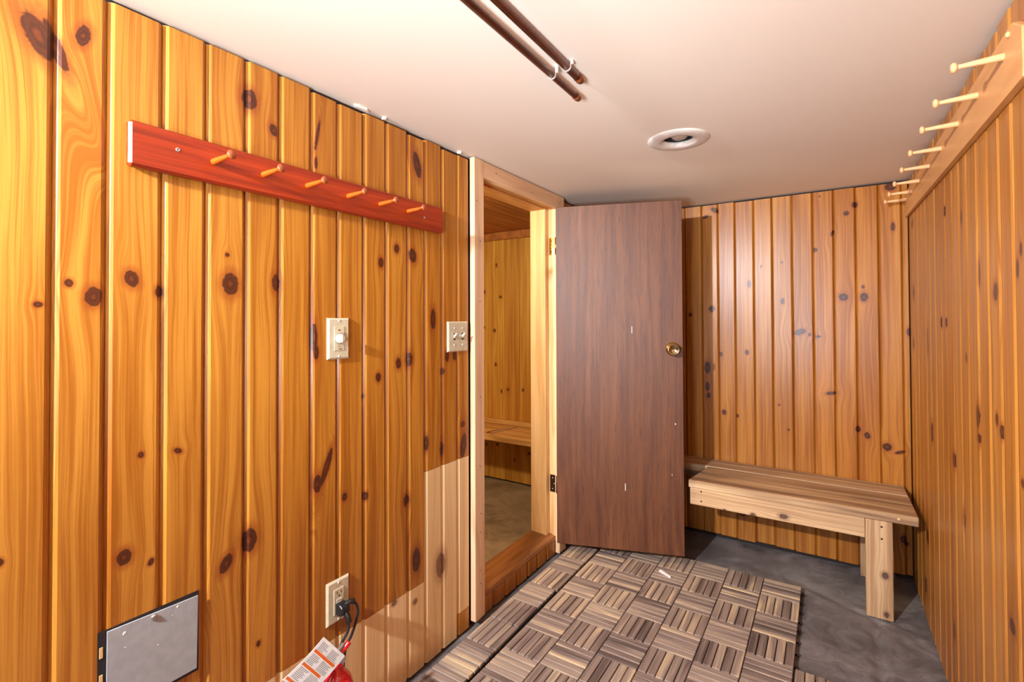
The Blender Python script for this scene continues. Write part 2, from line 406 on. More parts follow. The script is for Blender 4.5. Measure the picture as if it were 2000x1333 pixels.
KR = [(2.649,1.551,0.0231,0.02,0),(1.752,1.42,0.0093,0.0202,0),(1.976,1.478,0.0121,0.0146,0),(1.58,1.256,0.0128,0.0332,0),(1.445,1.207,0.0164,0.0197,0),(1.277,1.278,0.0078,0.0133,0),(1.298,1.244,0.0081,0.0189,0),(2.051,1.137,0.0131,0.0166,0),(1.978,1.137,0.0121,0.0135,0),(2.312,1.063,0.0171,0.051,0),(2.644,1.259,0.0229,0.0285,0),(1.721,1.047,0.0089,0.0116,0),(1.612,0.912,0.0134,0.0293,0),(1.451,0.932,0.0105,0.013,0),(1.419,0.911,0.0114,0.0152,0),(2.253,0.748,0.0201,0.0328,0),(1.606,0.86,0.0114,0.0117,0),(2.666,1.044,0.0233,0.0255,0),(1.891,0.738,0.0199,0.0214,0),(1.772,0.607,0.015,0.0229,0),(1.367,0.534,0.0177,0.0155,0),(1.29,0.84,0.0083,0.0082,0),(2.374,0.339,0.0205,0.0278,0),(2.434,0.131,0.0216,0.0287,0),(1.924,0.23,0.0128,0.0276,0)]


def board(parent, w, z0, z1, loc, rz, mat, knots=(), tone=0.0, t=0.018, bev=0.0095, dep=0.008, name='board'):
    """tongue-and-groove board; local X across the board, local -Y faces the room, local Z is height above the floor"""
    h = w/2 - 0.0002
    prof = [(-h, 0), (-h, -t+dep), (-h+bev*0.55, -t+dep*0.28), (-h+bev, -t), (h-bev, -t), (h-bev*0.55, -t+dep*0.28), (h, -t+dep), (h, 0)]
    n = len(prof)
    vs = [(x, y, z0) for x, y in prof] + [(x, y, z1) for x, y in prof]
    fs = [tuple(range(n)), tuple(range(2*n-1, n-1, -1))] + [(i, i+n, (i+1) % n+n, (i+1) % n) for i in range(n)]
    me = bpy.data.meshes.new(name)
    me.from_pydata(vs, [], fs)
    bm = bmesh.new(); bm.from_mesh(me); bmesh.ops.recalc_face_normals(bm, faces=bm.faces); bm.to_mesh(me); bm.free()
    o = bpy.data.objects.new(name, me)
    COL.objects.link(o)
    o.parent = parent
    o.location = loc
    o.rotation_euler = (0, 0, rz)
    ks = [q for q in knots if abs(q[0]) < w/2 + q[2]*1.2 and z0-0.03 < q[1] < z1+0.03]
    ks.sort(key=lambda q: -q[2]*q[3])
    ks = ks[:NK]
    me.materials.append(mat[min(n_ for n_ in mat if n_ >= len(ks))])
    for i in range(1, NK+1):
        if i <= len(ks):
            u, z, r, hh, tl = ks[i-1]
            e = min(9.5, max(0.3, hh/r))
            o['k%d' % i] = [float(u), float(z), float(r), float(10*(18+round(tl/5)) + e)]
        else:
            o['k%d' % i] = [0.0, -9.0, 0.001, 181.0]
    o['tone'] = float(tone)
    return o

# ------------------------------------------------------------------ structure
def ceiling_with_hole(name, x0, x1, y0, y1, z, th, c, r, mat, n=32):
    bm = bmesh.new()
    corners = [(x1, y1), (x0, y1), (x0, y0), (x1, y0)]
    layers = []
    for zz in (z, z+th):
        cs = [bm.verts.new((*q, zz)) for q in corners]
        ring = [bm.verts.new((c[0]+r*math.cos(2*math.pi*k/n), c[1]+r*math.sin(2*math.pi*k/n), zz)) for k in range(n)]
        for k in range(n):
            q = k*4//n
            bm.faces.new((ring[k], ring[(k+1) % n], cs[q]))
            if (k+1)*4 % n == 0:
                bm.faces.new((ring[(k+1) % n], cs[q], cs[(q+1) % 4]))
        layers.append((cs, ring))
    for a, b in zip(*layers):
        m = len(a)
        for i in range(m):
            bm.faces.new((a[i], a[(i+1) % m], b[(i+1) % m], b[i]))
    return from_bm(name, bm, mat)

LAMP = (0.704, 1.712)
Y0 = -1.6
CEIL = ceiling_with_hole('ceiling', -0.02, W+0.04, Y0, D+0.04, H, 0.05, LAMP, 0.062, M['drywall'])
tag(CEIL, 'smooth pale drywall ceiling', None, None, 'structure')
_rp = random.Random(11)
for yy, L_ in ((0.945, 0.028), (1.03, 0.006), (1.39, 0.006)):
    prism('plaster_flake', [(0.004, yy-L_), (0.010, yy-L_*0.4), (0.012, yy+L_*0.5), (0.004, yy+L_), (-0.004, yy+L_*0.6), (-0.004, yy-L_*0.7)], 2, H-0.0045-_rp.uniform(0, 0.004), H-0.0002, M['drywall'], CEIL, 0.0012)

def floor_grid(name, x0, x1, y0, y1, step, mat, amp, ridge=None):
    nx = max(2, int((x1-x0)/step)); ny = max(2, int((y1-y0)/step))
    xs = np.linspace(x0, x1, nx+1); ys = np.linspace(y0, y1, ny+1)
    X, Y = np.meshgrid(xs, ys)
    Z = amp*(np.sin(X*9.1+1.3*np.sin(Y*3.7))*np.cos(Y*6.3+X*2.2)+0.5*np.sin(X*23+Y*11)*np.sin(Y*19-X*7)) - 1.4*amp
    if ridge is not None:
        for (xa, ya, xb, yb, wd, hh) in ridge:
            t = np.clip(((X-xa)*(xb-xa)+(Y-ya)*(yb-ya))/((xb-xa)**2+(yb-ya)**2), 0, 1)
            dd = np.hypot(X-xa-t*(xb-xa)+0.006*np.sin(Y*40), Y-ya-t*(yb-ya))
            Z += hh*np.exp(-(dd/wd)**2)
    verts = np.stack([X, Y, Z], -1).reshape(-1, 3).tolist()
    faces = [(j*(nx+1)+i, j*(nx+1)+i+1, (j+1)*(nx+1)+i+1, (j+1)*(nx+1)+i) for j in range(ny) for i in range(nx)]
    me = bpy.data.meshes.new(name)
    me.from_pydata(verts, [], faces)
    for p in me.polygons: p.use_smooth = True
    me.materials.append(mat)
    o = bpy.data.objects.new(name, me)
    COL.objects.link(o)
    return tag(o, None, None, None, 'structure')

tag(floor_grid('floor', -0.06, W+0.03, Y0, D+0.03, 0.015, M['floor'], 0.0016,
    [(1.27, 2.32, 1.245, 1.5, 0.014, -0.016), (1.295, 2.30, 1.268, 1.5, 0.010, 0.010), (1.05, 2.46, 1.28, 2.33, 0.012, -0.008), (1.30, 2.36, 1.43, 2.30, 0.008, -0.008), (0.75, 2.55, 1.30, 2.42, 0.03, -0.004)]), 'dark grey uneven concrete floor')
tag(floor_grid('floor_sauna', -1.55, -0.06, 0.9, 2.96, 0.02, M['floor_sauna'], 0.003), 'brownish trowelled concrete floor of the sauna')

# left wall: sheathing around the sauna doorway, then the boards
OY0, OY1, OZ1 = 1.515, 2.135, 1.70
wl = empty('wall_left', (0, 0, 0), 0, 'knotty pine board wall with a sauna doorway', None, None, 'structure')
bm = bmesh.new()
add_box(bm, (-0.10, Y0, 0), (-0.0185, OY0-0.02, H+0.04))
add_box(bm, (-0.10, OY1+0.02, 0), (-0.0185, D+0.04, H+0.04))
add_box(bm, (-0.10, OY0-0.02, OZ1+0.02), (-0.0185, OY1+0.02, H+0.04))
from_bm('sheathing', bm, M['backing'], wl)

EL = [0.279, 0.355, 0.446, 0.529, 0.615, 0.698, 0.786, 0.868, 0.957, 1.043, 1.134, 1.214, 1.299, 1.383, 1.4545]
e0 = EL[0]; pre = []
while e0 > Y0:
    e0 -= 0.0865; pre.append(e0)
EL = pre[::-1] + EL
TONES = [0.36, 0.38, 0.46, 0.48, 0.44, 0.50, 0.66, 0.60, 0.62, 0.72, 0.62, 0.68, 0.72, 0.70, 0.8]
ZB, ZT = 0.012, 1.752
def left_board(a, b, z0, z1, mat, tone):
    c = (a+b)/2
    kn = [(q[0]-c, q[1], q[2], q[3], q[4]) for q in KL]
    return board(wl, b-a, z0, z1, (-0.018, c, 0), math.pi/2, mat, kn, tone)
rng = random.Random(3)
for i, (a, b) in enumerate(zip(EL[:-1], EL[1:])):
    k = i - len(pre)
    tone = TONES[max(0, min(k+1, len(TONES)-1))] + rng.uniform(-0.06, 0.06)
    top = ZT + rng.uniform(-0.003, 0.004)
    if a < 0.61:
        left_board(a, b, ZB, top, M['pine_left'], tone)
    elif a < 1.2:
        cut = 0.292 - 0.012*(a-0.6) + rng.uniform(-0.002, 0.002)
        left_board(a, b, cut, top, M['pine_left'], tone)
        left_board(a, b, ZB, cut-0.0015, M['pine_raw'], rng.random())
    else:
        cut = 0.646 + rng.uniform(-0.002, 0.002)
        left_board(a, b, cut, top, M['pine_left'], tone)
        low = 0.09 if a > 1.36 else ZB
        left_board(a, b, low, cut-0.0015, M['pine_raw'], rng.random())
        if a > 1.36: left_board(a, b, ZB, low-0.0015, M['pine_left'], 0.7)
y = 2.20
while y < D-0.005:
    b = min(y+0.0865, D-0.001)
    left_board(y, b, ZB, ZT, M['pine_left'], 0.6)
    y = b
# short boards under the sill
y = OY0
while y < OY1-0.005:
    b = min(y+0.088, OY1)
    board(wl, b-y, 0.01, 0.074, (-0.018, (y+b)/2, 0), math.pi/2, M['pine_left'], (), 0.85 + rng.uniform(-0.1, 0.1), name='skirt_board')
    y = b

# back wall
wb = empty('wall_back', (0, D, 0), 0, 'knotty pine board wall behind the bench', None, None, 'structure')
box('sheathing', (-0.05, 0.0185, 0), (W+0.06, 0.06, H+0.04), M['backing'], wb, 0)
EB = [0.561, 0.643, 0.725, 0.813, 0.896, 0.983, 1.07, 1.154, 1.239, 1.324, 1.407, W]
e0 = EB[0]; pre = []
while e0 > 0.03:
    e0 -= 0.086; pre.append(max(e0, 0.0))
EB = pre[::-1] + EB
for a, b in zip(EB[:-1], EB[1:]):
    c = (a+b)/2
    kn = [(q[0]-c, q[1], q[2], q[3], q[4]) for q in KB]
    board(wb, b-a, 0.022 + rng.uniform(-0.004, 0.004), 1.757 + rng.uniform(-0.003, 0.003), (c, 0.018, 0), 0, M['pine_back'], kn, rng.uniform(0.0, 0.75), bev=0.0065 if b-a > 0.04 else 0.004)

# right wall
wr = empty('wall_right', (W, 0, 0), 0, 'narrow knotty pine board wall under the long peg rail', None, None, 'structure')
box('sheathing', (0.0185, Y0, 0), (0.06, D+0.06, H+0.04), M['backing'], wr, 0)
ER = [1.32, 1.41, 1.499, 1.593, 1.695, 1.782, 1.873, 1.967, 2.047, 2.144, 2.241, 2.334, 2.427, 2.52, 2.613, 2.70, D-0.001]
e0 = ER[0]; pre = []
while e0 > Y0:
    e0 -= 0.092; pre.append(e0)
ER = pre[::-1] + ER
for a, b in zip(ER[:-1], ER[1:]):
    c = (a+b)/2
    kn = [(-(q[0]-c), q[1], q[2], q[3], -q[4]) for q in KR]
    board(wr, b-a, 0.006, 1.755 + rng.uniform(-0.003, 0.003), (0.018, c, 0), -math.pi/2, M['pine_right'], kn, rng.uniform(0.0, 0.8))

# sauna cabin
SY, SH = 2.912, 1.78
ws = empty('wall_sauna', (0, 0, 0), 0, 'yellow cedar board walls inside the sauna', None, None, 'structure')
bm = bmesh.new()
add_box(bm, (-1.6, SY+0.0185, 0), (-0.05, SY+0.05, SH)); add_box(bm, (-1.60, 0.85, 0), (-1.5685, SY+0.05, SH))
add_box(bm, (-1.6, 0.85, 0), (-0.10, 0.88, SH))
from_bm('sheathing', bm, M['backing'], ws)
xs = [-1.55, -1.43, -1.31, -1.19, -1.06, -0.934, -0.817, -0.692, -0.565, -0.44, -0.32, -0.2, -0.105]
for i, (a, b) in enumerate(zip(xs[:-1], xs[1:])):
    c = (a+b)/2
    kn = []
    if i in (4, 5, 6, 7):
        r2 = random.Random(20+i)
        kn = [(r2.uniform(-0.04, 0.04), zz + r2.uniform(-0.06, 0.06), r2.uniform(0.006, 0.011), r2.uniform(0.008, 0.014), 0) for zz in (0.2, 0.62, 0.85, 1.05, 1.3, 1.55)]
    board(ws, b-a, 0.01, SH-0.005, (c, SY+0.018, 0), 0, M['cedar_wall'], kn if i in (4, 5) else kn[:2], (0.1, 0.15, 0.5, 0.3, 0.2, 0.05, 0.65, 0.35, 0.2, 0.5, 0.3, 0.3)[i], bev=0.003, dep=0.003)
y = 0.90
while y < SY-0.01:
    b = min(y+0.12, SY)
    board(ws, b-y, 0.01, SH-0.005, (-1.568, (y+b)/2, 0), math.pi/2, M['cedar_wall'], (), rng.uniform(0, 0.6), bev=0.003, dep=0.003)
    y = b
box('cornice', (-1.55, SY-0.022, 1.724), (-0.10, SY-0.0005, 1.779), M['cedar_ceiling'], ws, 0.002)
cs_ = empty('ceiling_sauna', (0, 0, 0), 0, 'cedar plank ceiling inside the sauna', None, None, 'structure')
x = -1.56
while x < -0.11:
    b = min(x+0.118, -0.105)
    box('plank', (x+0.001, 0.89, SH+0.0005), (b-0.001, SY+0.03, SH+0.016), M['cedar_ceiling'], cs_, 0.003)
    x = b
box('sheathing', (-1.6, 0.85, SH+0.0165), (-0.05, SY+0.05, SH+0.03), M['backing'], cs_, 0)

# door casing
tr = empty('trim_1', (0, 0, 0), 0, 'bare pale pine casing around the sauna doorway', None, None, 'structure')
box('side_casing', (0.0005, 1.4552, 0.030), (0.023, 1.515, 1.762), M['casing'], tr, 0.0015)
box('side_casing', (0.0005, 2.128, 0.014), (0.023, 2.196, 1.694), M['casing'], tr, 0.0015)
box('head_casing', (0.0005, 1.5155, 1.6955), (0.0225, 2.196, 1.760), M['casing_h'], tr, 0.0015)
box('jamb', (-0.125, OY1, 0.09), (0.0, OY1+0.018, OZ1+0.018), M['jamb'], tr, 0.001)
box('jamb', (-0.125, OY0-0.018, 0.09), (0.0, OY0, OZ1+0.018), M['jamb'], tr, 0.001)
box('head_jamb', (-0.125, OY0, OZ1), (0.0, OY1, OZ1+0.018), M['jamb_h'], tr, 0.001)
box('door_stop', (-0.12, 2.100, 0.095), (-0.034, OY1-0.0005, OZ1-0.0005), M['jamb'], tr, 0.004, 2)
box('door_stop', (-0.12, OY0+0.0005, 1.692), (-0.034, 2.0995, OZ1-0.0003), M['jamb_h'], tr, 0.002)
prism('sill', [(-0.125, 0.0), (-0.125, 0.100), (-0.118, 0.105), (-0.05, 0.101), (-0.022, 0.097), (-0.006, 0.090), (0.0, 0.081), (0.0, 0.0752), (-0.0188, 0.0752), (-0.0188, 0.0)], 1, OY0, OY1, M['sill'], tr)
for zz, mm in ((1.512, 'brass'), (0.346, 'bronze')):
    hg = box('hinge', (-0.030, OY1-0.0022, zz-0.042), (0.0045, OY1-0.0002, zz+0.042), M[mm], tr, 0.0006)
    lathe('hinge_knuckle', (0.0095, OY1-0.006, zz-0.042), (0, 0, 1), [(0.0045, 0), (0.0045, 0.084)], M[mm], hg, 10)
    for q in (-0.026, 0.0, 0.026):
        lathe('screw', (-0.013 + (0.006 if q == 0 else -0.003), OY1-0.0022, zz+q), (0, -1, 0), [(0.0034, 0), (0.003, 0.001)], M['screw'] if mm == 'bronze' else M['bronze'], hg, 8)
for yy, zz in ((1.47, 1.60), (1.492, 1.45), (1.488, 1.22), (1.49, 0.86), (1.485, 0.60), (1.485, 0.21), (1.49, 0.42), (1.49, 0.35), (1.487, 0.16), (1.60, 1.735), (1.88, 1.72), (2.15, 1.725)):
    lathe('nail_head', (0.0228, yy, zz), (1, 0, 0), [(0.0026, 0), (0.002, 0.0006)], M['bronze'], tr, 8)

# door leaf, swung open past square
DA = math.atan2(0.19, 0.556)
dr = empty('door_1', (0.012, 2.120, 0.0), DA, 'dark brown flush wooden door standing open against the back corner', None, None, 'structure')
DL = 0.588
box('door_leaf', (0.002, 0.0, 0.066), (DL, 0.035, 1.700), M['door'], dr, 0.0015)
kb = lathe('rosette', (DL-0.045, 0.0, 1.012), (0, -1, 0), [(0.031, 0), (0.031, 0.003), (0.026, 0.008), (0.016, 0.010)], M['brass'], dr, 28)
lathe('knob', (DL-0.045, -0.009, 1.012), (0, -1, 0), [(0.011, 0), (0.010, 0.014), (0.016, 0.022), (0.0245, 0.032), (0.027, 0.041), (0.0255, 0.049), (0.0222, 0.0525), (0.0205, 0.0505), (0.001, 0.049)], M['knob'], dr, 28)
lathe('latch_plate', (DL+0.0003, 0.0175, 1.012), (1, 0, 0), [(0.012, 0), (0.012, 0.0008)], M['brass'], dr, 12)
for q, zz, ww, hh in ((0.36, 1.085, 0.0022, 0.032), (0.325, 0.345, 0.003, 0.034), (0.55, 0.665, 0.005, 0.006), (0.535, 0.43, 0.002, 0.008)):
    box('paint_scuff', (q, -0.0004, zz), (q+ww, 0.0001, zz+hh), M['rubber_white'], dr, 0)

# ------------------------------------------------------------------ deck tiles on the floor
TP = 0.2818
QW = TP/2
slat_me = None
def slat_mesh(L, w, t):
    bm = bmesh.new()
    add_box(bm, (-L/2, -w/2, 0), (L/2, w/2, t), 0.0016)
    me = bpy.data.meshes.new('slat'); bmesh.ops.recalc_face_normals(bm, faces=bm.faces); bm.to_mesh(me); bm.free()
    me.materials.append(M['slat'])
    return me
S_FULL = slat_mesh(QW-0.0035, QW/5-0.0032, 0.012)
def quad_slats(root, cx, cy, horizontal, zb, me, w=QW, l=QW, n=5):
    for k in range(n):
        o = bpy.data.objects.new('slat', me)
        COL.objects.link(o); o.parent = root
        s = (k-(n-1)/2.0)*w/n
        if horizontal:
            o.location = (cx, cy+s, zb)
        else:
            o.location = (cx+s, cy, zb); o.rotation_euler = (0, 0, math.pi/2)
def tile(x0, y1, first_h, label, z=0.0, edge=()):
    root = empty('deck_tile', (x0+QW, y1-QW, z), 0, label, 'floor tile', 'interlocking deck tiles')
    bm = bmesh.new()
    add_box(bm, (-QW+0.002, -QW+0.002, 0.001), (QW-0.002, QW-0.002, 0.0125))
    from_bm('plastic_base', bm, M['black'], root)
    for (cx, cy, hz) in ((-QW/2, QW/2, first_h), (QW/2, QW/2, not first_h), (-QW/2, -QW/2, not first_h), (QW/2, -QW/2, first_h)):
        quad_slats(root, cx, cy, hz, 0.0127, S_FULL)
    for s in edge:
        yy = -QW + 0.03 + s*0.0735
        lathe('connector', (QW-0.002, yy, 0.006), (1, 0, 0), [(0.003, 0), (0.003, 0.006), (0.0055, 0.007), (0.0055, 0.011)], M['black'], root, 8)
    return root
XL, YT = 0.179, 2.391
cname = ['column next to the wall strip', 'middle column', 'column with the free right edge']
rname = ['first row at the open door', 'second row from the door', 'third row from the door', 'nearest row in view']
for r in range(4):
    for c in range(3):
        if r == 3 and c == 2: continue
        x0 = XL + c*TP; y1 = YT - r*(TP-0.0008)
        tile(x0, y1, False, 'slatted acacia deck tile, %s, %s' % (rname[r], cname[c]), 0.0, edge=(0, 1, 2, 3) if c == 2 and r < 2 else ())
tile(XL+3*TP+0.003, YT-2*(TP-0.0008)-0.002, False, 'slatted acacia deck tile projecting right past the free edge at bottom')
tile(XL, YT-4*(TP-0.0008), False, 'slatted acacia deck tile cut off by the lower edge of the picture')
# narrow cut strip along the left wall
SW = 0.128
S_CUT_H = slat_mesh(SW-0.003, QW/5-0.003, 0.012)
S_CUT_V = slat_mesh(0.142, SW/5-0.003, 0.012)
def strip(y1, quads, label, dx=0.0, dz=0.0):
    L = sum(l for _, l in quads)
    root = empty('cut_deck_tile', (0.042+SW/2+dx, y1-L/2, dz), 0, label, 'floor tile', 'cut deck tiles along the left wall')
    box('plastic_base', (-SW/2+0.001, -L/2+0.001, 0.001), (SW/2-0.002, L/2-0.001, 0.0165), M['black'], root, 0)
    yy = L/2
    for hz, l in quads:
        if hz: quad_slats(root, 0, yy-l/2, True, 0.0167, S_CUT_H, w=l)
        else: quad_slats(root, 0, yy-l/2, False, 0.0167, S_CUT_V, w=SW)
        yy -= l
    return root
strip(2.242, [(False, 0.146), (True, 0.133)], 'cut half deck tile against the wall, under the hinge of the open door', 0.004)
strip(1.961, [(False, 0.144)], 'single cut deck tile block beside the middle of the sauna sill', 0.004)
strip(1.815, [(True, 0.147), (False, 0.146)], 'cut half deck tile beside the near half of the sauna sill', -0.002)
strip(1.520, [(False, 0.146), (True, 0.15)], 'cut half deck tile at the foot of the pale door casing')
strip(1.222, [(True, 0.146), (False, 0.146)], 'cut half deck tile nearest the camera along the left wall')

# ------------------------------------------------------------------ bench in the changing room
BZ = 0.409
bn = empty('bench', (0.99, 2.55, 0), 0, 'low cedar bench with a front apron and a square leg by the right wall', 'bench')
def bb(name, a, b, mat, bev=0.002, seg=1):
    L = Vector((0.99, 2.55, 0))
    return box(name, Vector(a)-L, Vector(b)-L, mat, bn, bev, seg)
def bprism(name, poly, z0, z1, mat, bev=0.002):
    return prism(name, [(x-0.99, y-2.55) for x, y in poly], 2, z0, z1, mat, bn, bev)
bprism('seat_board', [(0.578, 2.347), (1.404, 2.347), (1.404, 2.4940), (0.599, 2.4940)], BZ-0.035, BZ, M['bench'], 0.003)
bprism('seat_board', [(0.599, 2.4945), (1.404, 2.4945), (1.404, 2.6085), (0.612, 2.6085)], BZ-0.035, BZ-0.0005, M['bench'], 0.003)
bb('seat_board', (0.10, 2.6110, BZ-0.035), (1.402, 2.752, BZ+0.002), M['bench'], 0.005, 2)
def knots_on(o, ks):
    for i in range(1, NK+1):
        o['k%d' % i] = [float(v) for v in ks[i-1]] if i <= len(ks) else [0.0, -9.0, 0.001, 181.0]
apn = box('apron', (-0.03775, -0.0175, -0.32775), (0.03775, 0.0175, 0.32775), M['cedar_knotty'], bn, 0.0015)
apn.location = (0.91275-0.99, 2.3675-2.55, 0.33575); apn.rotation_euler = (0, math.pi/2, 0)
knots_on(apn, [(0.016, 0.050, 0.010, 181.6), (0.034, -0.066, 0.008, 181.2), (0.036, -0.18, 0.004, 181.2)])
knots_on(bb('leg', (1.2415, 2.346, 0.0), (1.326, 2.384, BZ-0.0355), M['cedar_knotty'], 0.002), [(0.018, -0.018, 0.0105, 181.2), (0.02, -0.165, 0.008, 181.4)])
bb('leg', (1.2385, 2.690, 0.0), (1.316, 2.728, BZ-0.0355), M['bench_v'], 0.002)
bb('ledger', (0.12, 2.728, 0.31), (1.238, 2.752, BZ-0.0355), M['bench'], 0.0015)
for (x, y) in ((0.93, 2.56), (0.95, 2.50), (0.72, 2.55), (1.2, 2.68)):
    lathe('screw', (x-0.99, y-2.55, BZ-0.0002), (0, 0, 1), [(0.004, 0), (0.0035, 0.001)], M['screw'], bn, 10)
for (x, y, z) in ((1.292, 2.346, 0.352), (1.292, 2.346, 0.306), (0.634, 2.350, 0.362), (0.634, 2.350, 0.318)):
    lathe('screw', (x-0.99, y-2.55, z), (0, -1, 0), [(0.004, 0), (0.0032, 0.0008)], M['bronze'], bn, 10)
lathe('screw', (1.345-0.99, 2.347-2.55, 0.392), (0, -1, 0), [(0.006, 0), (0.0045, 0.002)], M['peg_tan'], bn, 12)

# sauna bench and what lies on it
sb = empty('sauna_bench', (-0.8, 2.75, 0), 0, 'yellow cedar bench along the sauna end wall, seen through the doorway', 'bench')
for a, b in ((2.602, 2.702), (2.706, 2.806), (2.81, 2.908)):
    box('seat_board', (-0.74, a-2.75, 0.364), (0.68, b-2.75, 0.405), M['cedar_bench'], sb, 0.003)
box('back_strip', (-0.74, 2.89-2.75, 0.4055), (0.68, 2.911-2.75, 0.438), M['cedar_bench'], sb, 0.002)
for x in (-0.62, 0.55):
    box('leg', (x, 2.63-2.75, 0.0), (x+0.07, 2.67-2.75, 0.3635), M['cedar_bench'], sb, 0.002)
for (x0, y0, x1, y1, w, hh, lab) in ((-0.735, 2.612, -0.690, 2.868, 0.011, 0.010, 'thin pale wood offcut nearer the doorway on the sauna bench'),
                                     (-0.768, 2.618, -0.705, 2.845, 0.013, 0.007, 'flatter darker wood offcut beside the thin one on the sauna bench')):
    L = math.hypot(x1-x0, y1-y0); an = math.atan2(y1-y0, x1-x0)
    o = prism('wood_offcut', [(-L/2, -w/2), (L/2-0.02, -w/2), (L/2, w*0.1), (L/2-0.03, w/2), (-L/2+0.01, w/2)], 2, 0.0, hh, M['casing'] if w < 0.012 else M['sill'], None, 0.001)
    o.location = ((x0+x1)/2, (y0+y1)/2, 0.4055+hh/2); o.rotation_euler = (0, 0, an)
    tag(o, lab, 'wood offcut', 'offcuts on the sauna bench')

# ------------------------------------------------------------------ peg rails
def peg(root, base, direction, L, r, mat, head):
    pg = lathe('peg', base, direction, [(r*0.95, -0.004), (r, 0.0), (r*0.98, L*0.15), (r*0.72, L*0.62), (r*0.62, L*0.80), (r*0.70, L*0.85)], mat, root, 18)
    lathe('peg_head', base, direction, [(r*0.70, L*0.845), (r*1.32, L*0.89), (r*1.45, L*0.94), (r*1.1, L*0.985), (0.001, L)], head, pg, 18)
    return pg
pr = empty('peg_rail', (0, 0.83, 1.491), 0, 'short red-stained peg rail with six orange pegs on the left wall', 'peg rail')
prism('rail_board', [(-0.449, -0.044), (0.450, -0.044), (0.450, 0.044), (-0.449, 0.044)], 0, 0.0006, 0.021, M['rail_red'], pr, 0.005, 1)
for yy in (0.533, 0.644, 0.759, 0.885, 0.999, 1.114):
    peg(pr, (0.021, yy-0.83, 0.002), (1, 0.10, 0.10), 0.066, 0.0068, M['peg_orange'], M['peg_head'])
for yy, zz in ((0.464, 1.499), (1.189, 1.487)):
    lathe('screw', (0.0205, yy-0.83, zz-1.491), (1, 0, 0), [(0.0046, 0), (0.0042, 0.0012), (0.0016, 0.0013), (0.0014, 0.0004)], M['screw'], pr, 12)
p2 = empty('peg_rail', (W, 1.95, 1.63), 0, 'long tan peg rail with eight bare pegs high on the right wall', 'peg rail')
prism('rail_board', [(1.192-1.95, -0.060), (1.205-1.95, -0.060), (1.245-1.95, -0.060), (2.752-1.95, -0.034), (2.752-1.95, 0.070), (1.25-1.95, 0.064), (1.192-1.95, 0.030), (1.192-1.95, -0.045)], 0, -0.014, -0.0006, M['rail_tan'], p2, 0.0025, 1)
for yy in (1.297, 1.494, 1.691, 1.916, 2.124, 2.338, 2.529, 2.690):
    peg(p2, (-0.014, yy-1.95, 0.022+0.008*(yy-1.3)), (-1, 0, -0.02), 0.078, 0.0072, M['peg_tan'], M['peg_tan'])
lathe('broken_peg', (-0.0135, 1.262-1.95, 0.048), (-1, 0, 0), [(0.006, 0), (0.0055, 0.004), (0.002, 0.006)], M['peg_tan'], p2, 12)

# ------------------------------------------------------------------ plates on the left wall
def wallplate(name, y, z, w, h, label, cat, t=0.0065):
    r = empty(name, (0.0, y, z), 0, label, cat)
    bm = bmesh.new()
    vs = []
    for (q, xx) in ((0.0, 0.0004), (0.0, 0.0025), (0.0045, t)):
        vs.append([bm.verts.new((xx, sy*(w/2-q), sz*(h/2-q))) for sy, sz in ((-1, -1), (1, -1), (1, 1), (-1, 1))])
    for a, b in zip(vs[:-1], vs[1:]):
        for i in range(4): bm.faces.new((a[i], a[(i+1) % 4], b[(i+1) % 4], b[i]))
    bm.faces.new(vs[0]); bm.faces.new(vs[-1])
    from_bm('cover_plate', bm, M['almond'], r)
    return r
def pscrew(r, y, z, x=0.0064):
    return lathe('screw', (x, y, z), (1, 0, 0), [(0.0035, 0), (0.003, 0.0012), (0.001, 0.0015)], M['ivory'], r, 12)
tm = wallplate('timer_switch', 0.866, 1.1005, 0.070, 0.112, 'almond wall timer with a round white dial on the left wall', 'timer')
box('timer_face', (0.0062, -0.0165, -0.033), (0.0078, 0.0165, 0.033), M['almond'], tm, 0.0008)
lathe('dial', (0.0076, 0.0, 0.0), (1, 0, 0), [(0.0128, 0), (0.0125, 0.008), (0.0115, 0.0115), (0.009, 0.0125), (0.001, 0.0128)], M['ivory'], tm, 24)
box('dial_grip', (0.0200, -0.0012, -0.010), (0.0220, 0.0012, 0.010), M['ivory'], tm, 0.001)
for k in range(11):
    a = math.radians(60 + k*24)
    c, s = math.cos(a), math.sin(a)
    o = box('tick_mark', (0.0, -0.0004, -0.0014), (0.0003, 0.0004, 0.0014), M['ink'], tm, 0)
    o.location = (0.0080, c*0.0148, s*0.0148); o.rotation_euler = (a-math.pi/2, 0, 0)
box('printed_mark', (0.0078, -0.003, 0.0215), (0.0081, 0.003, 0.0245), M['ink'], tm, 0)
box('printed_mark', (0.0078, -0.004, -0.0225), (0.0081, 0.002, -0.0212), M['ink'], tm, 0)
box('printed_mark', (0.0078, -0.003, -0.0295), (0.0081, 0.010, -0.0278), M['ink'], tm, 0)
pscrew(tm, 0, 0.0485); pscrew(tm, 0, -0.0485)
sw = wallplate('light_switch', 1.380, 1.0905, 0.114, 0.108, 'double toggle almond light switch plate beside the pale door casing', 'light switch')
for yy in (-0.023, 0.023):
    box('toggle_slot', (0.0062, yy-0.0055, -0.012), (0.0068, yy+0.0055, 0.012), M['ink'], sw, 0)
    o = prism('toggle', [(0.0066, -0.007), (0.0066, 0.005), (0.017, 0.0135), (0.0205, 0.0095)], 1, yy-0.0045, yy+0.0045, M['ivory'], sw, 0.001)
    for zz in (0.03, -0.03): pscrew(sw, yy, zz)
ot = wallplate('wall_outlet', 0.8655, 0.390, 0.072, 0.114, 'almond wall outlet with a black plug in its lower socket', 'outlet')
box('receptacle', (0.0062, -0.0165, -0.034), (0.0088, 0.0165, 0.034), M['almond'], ot, 0.0012)
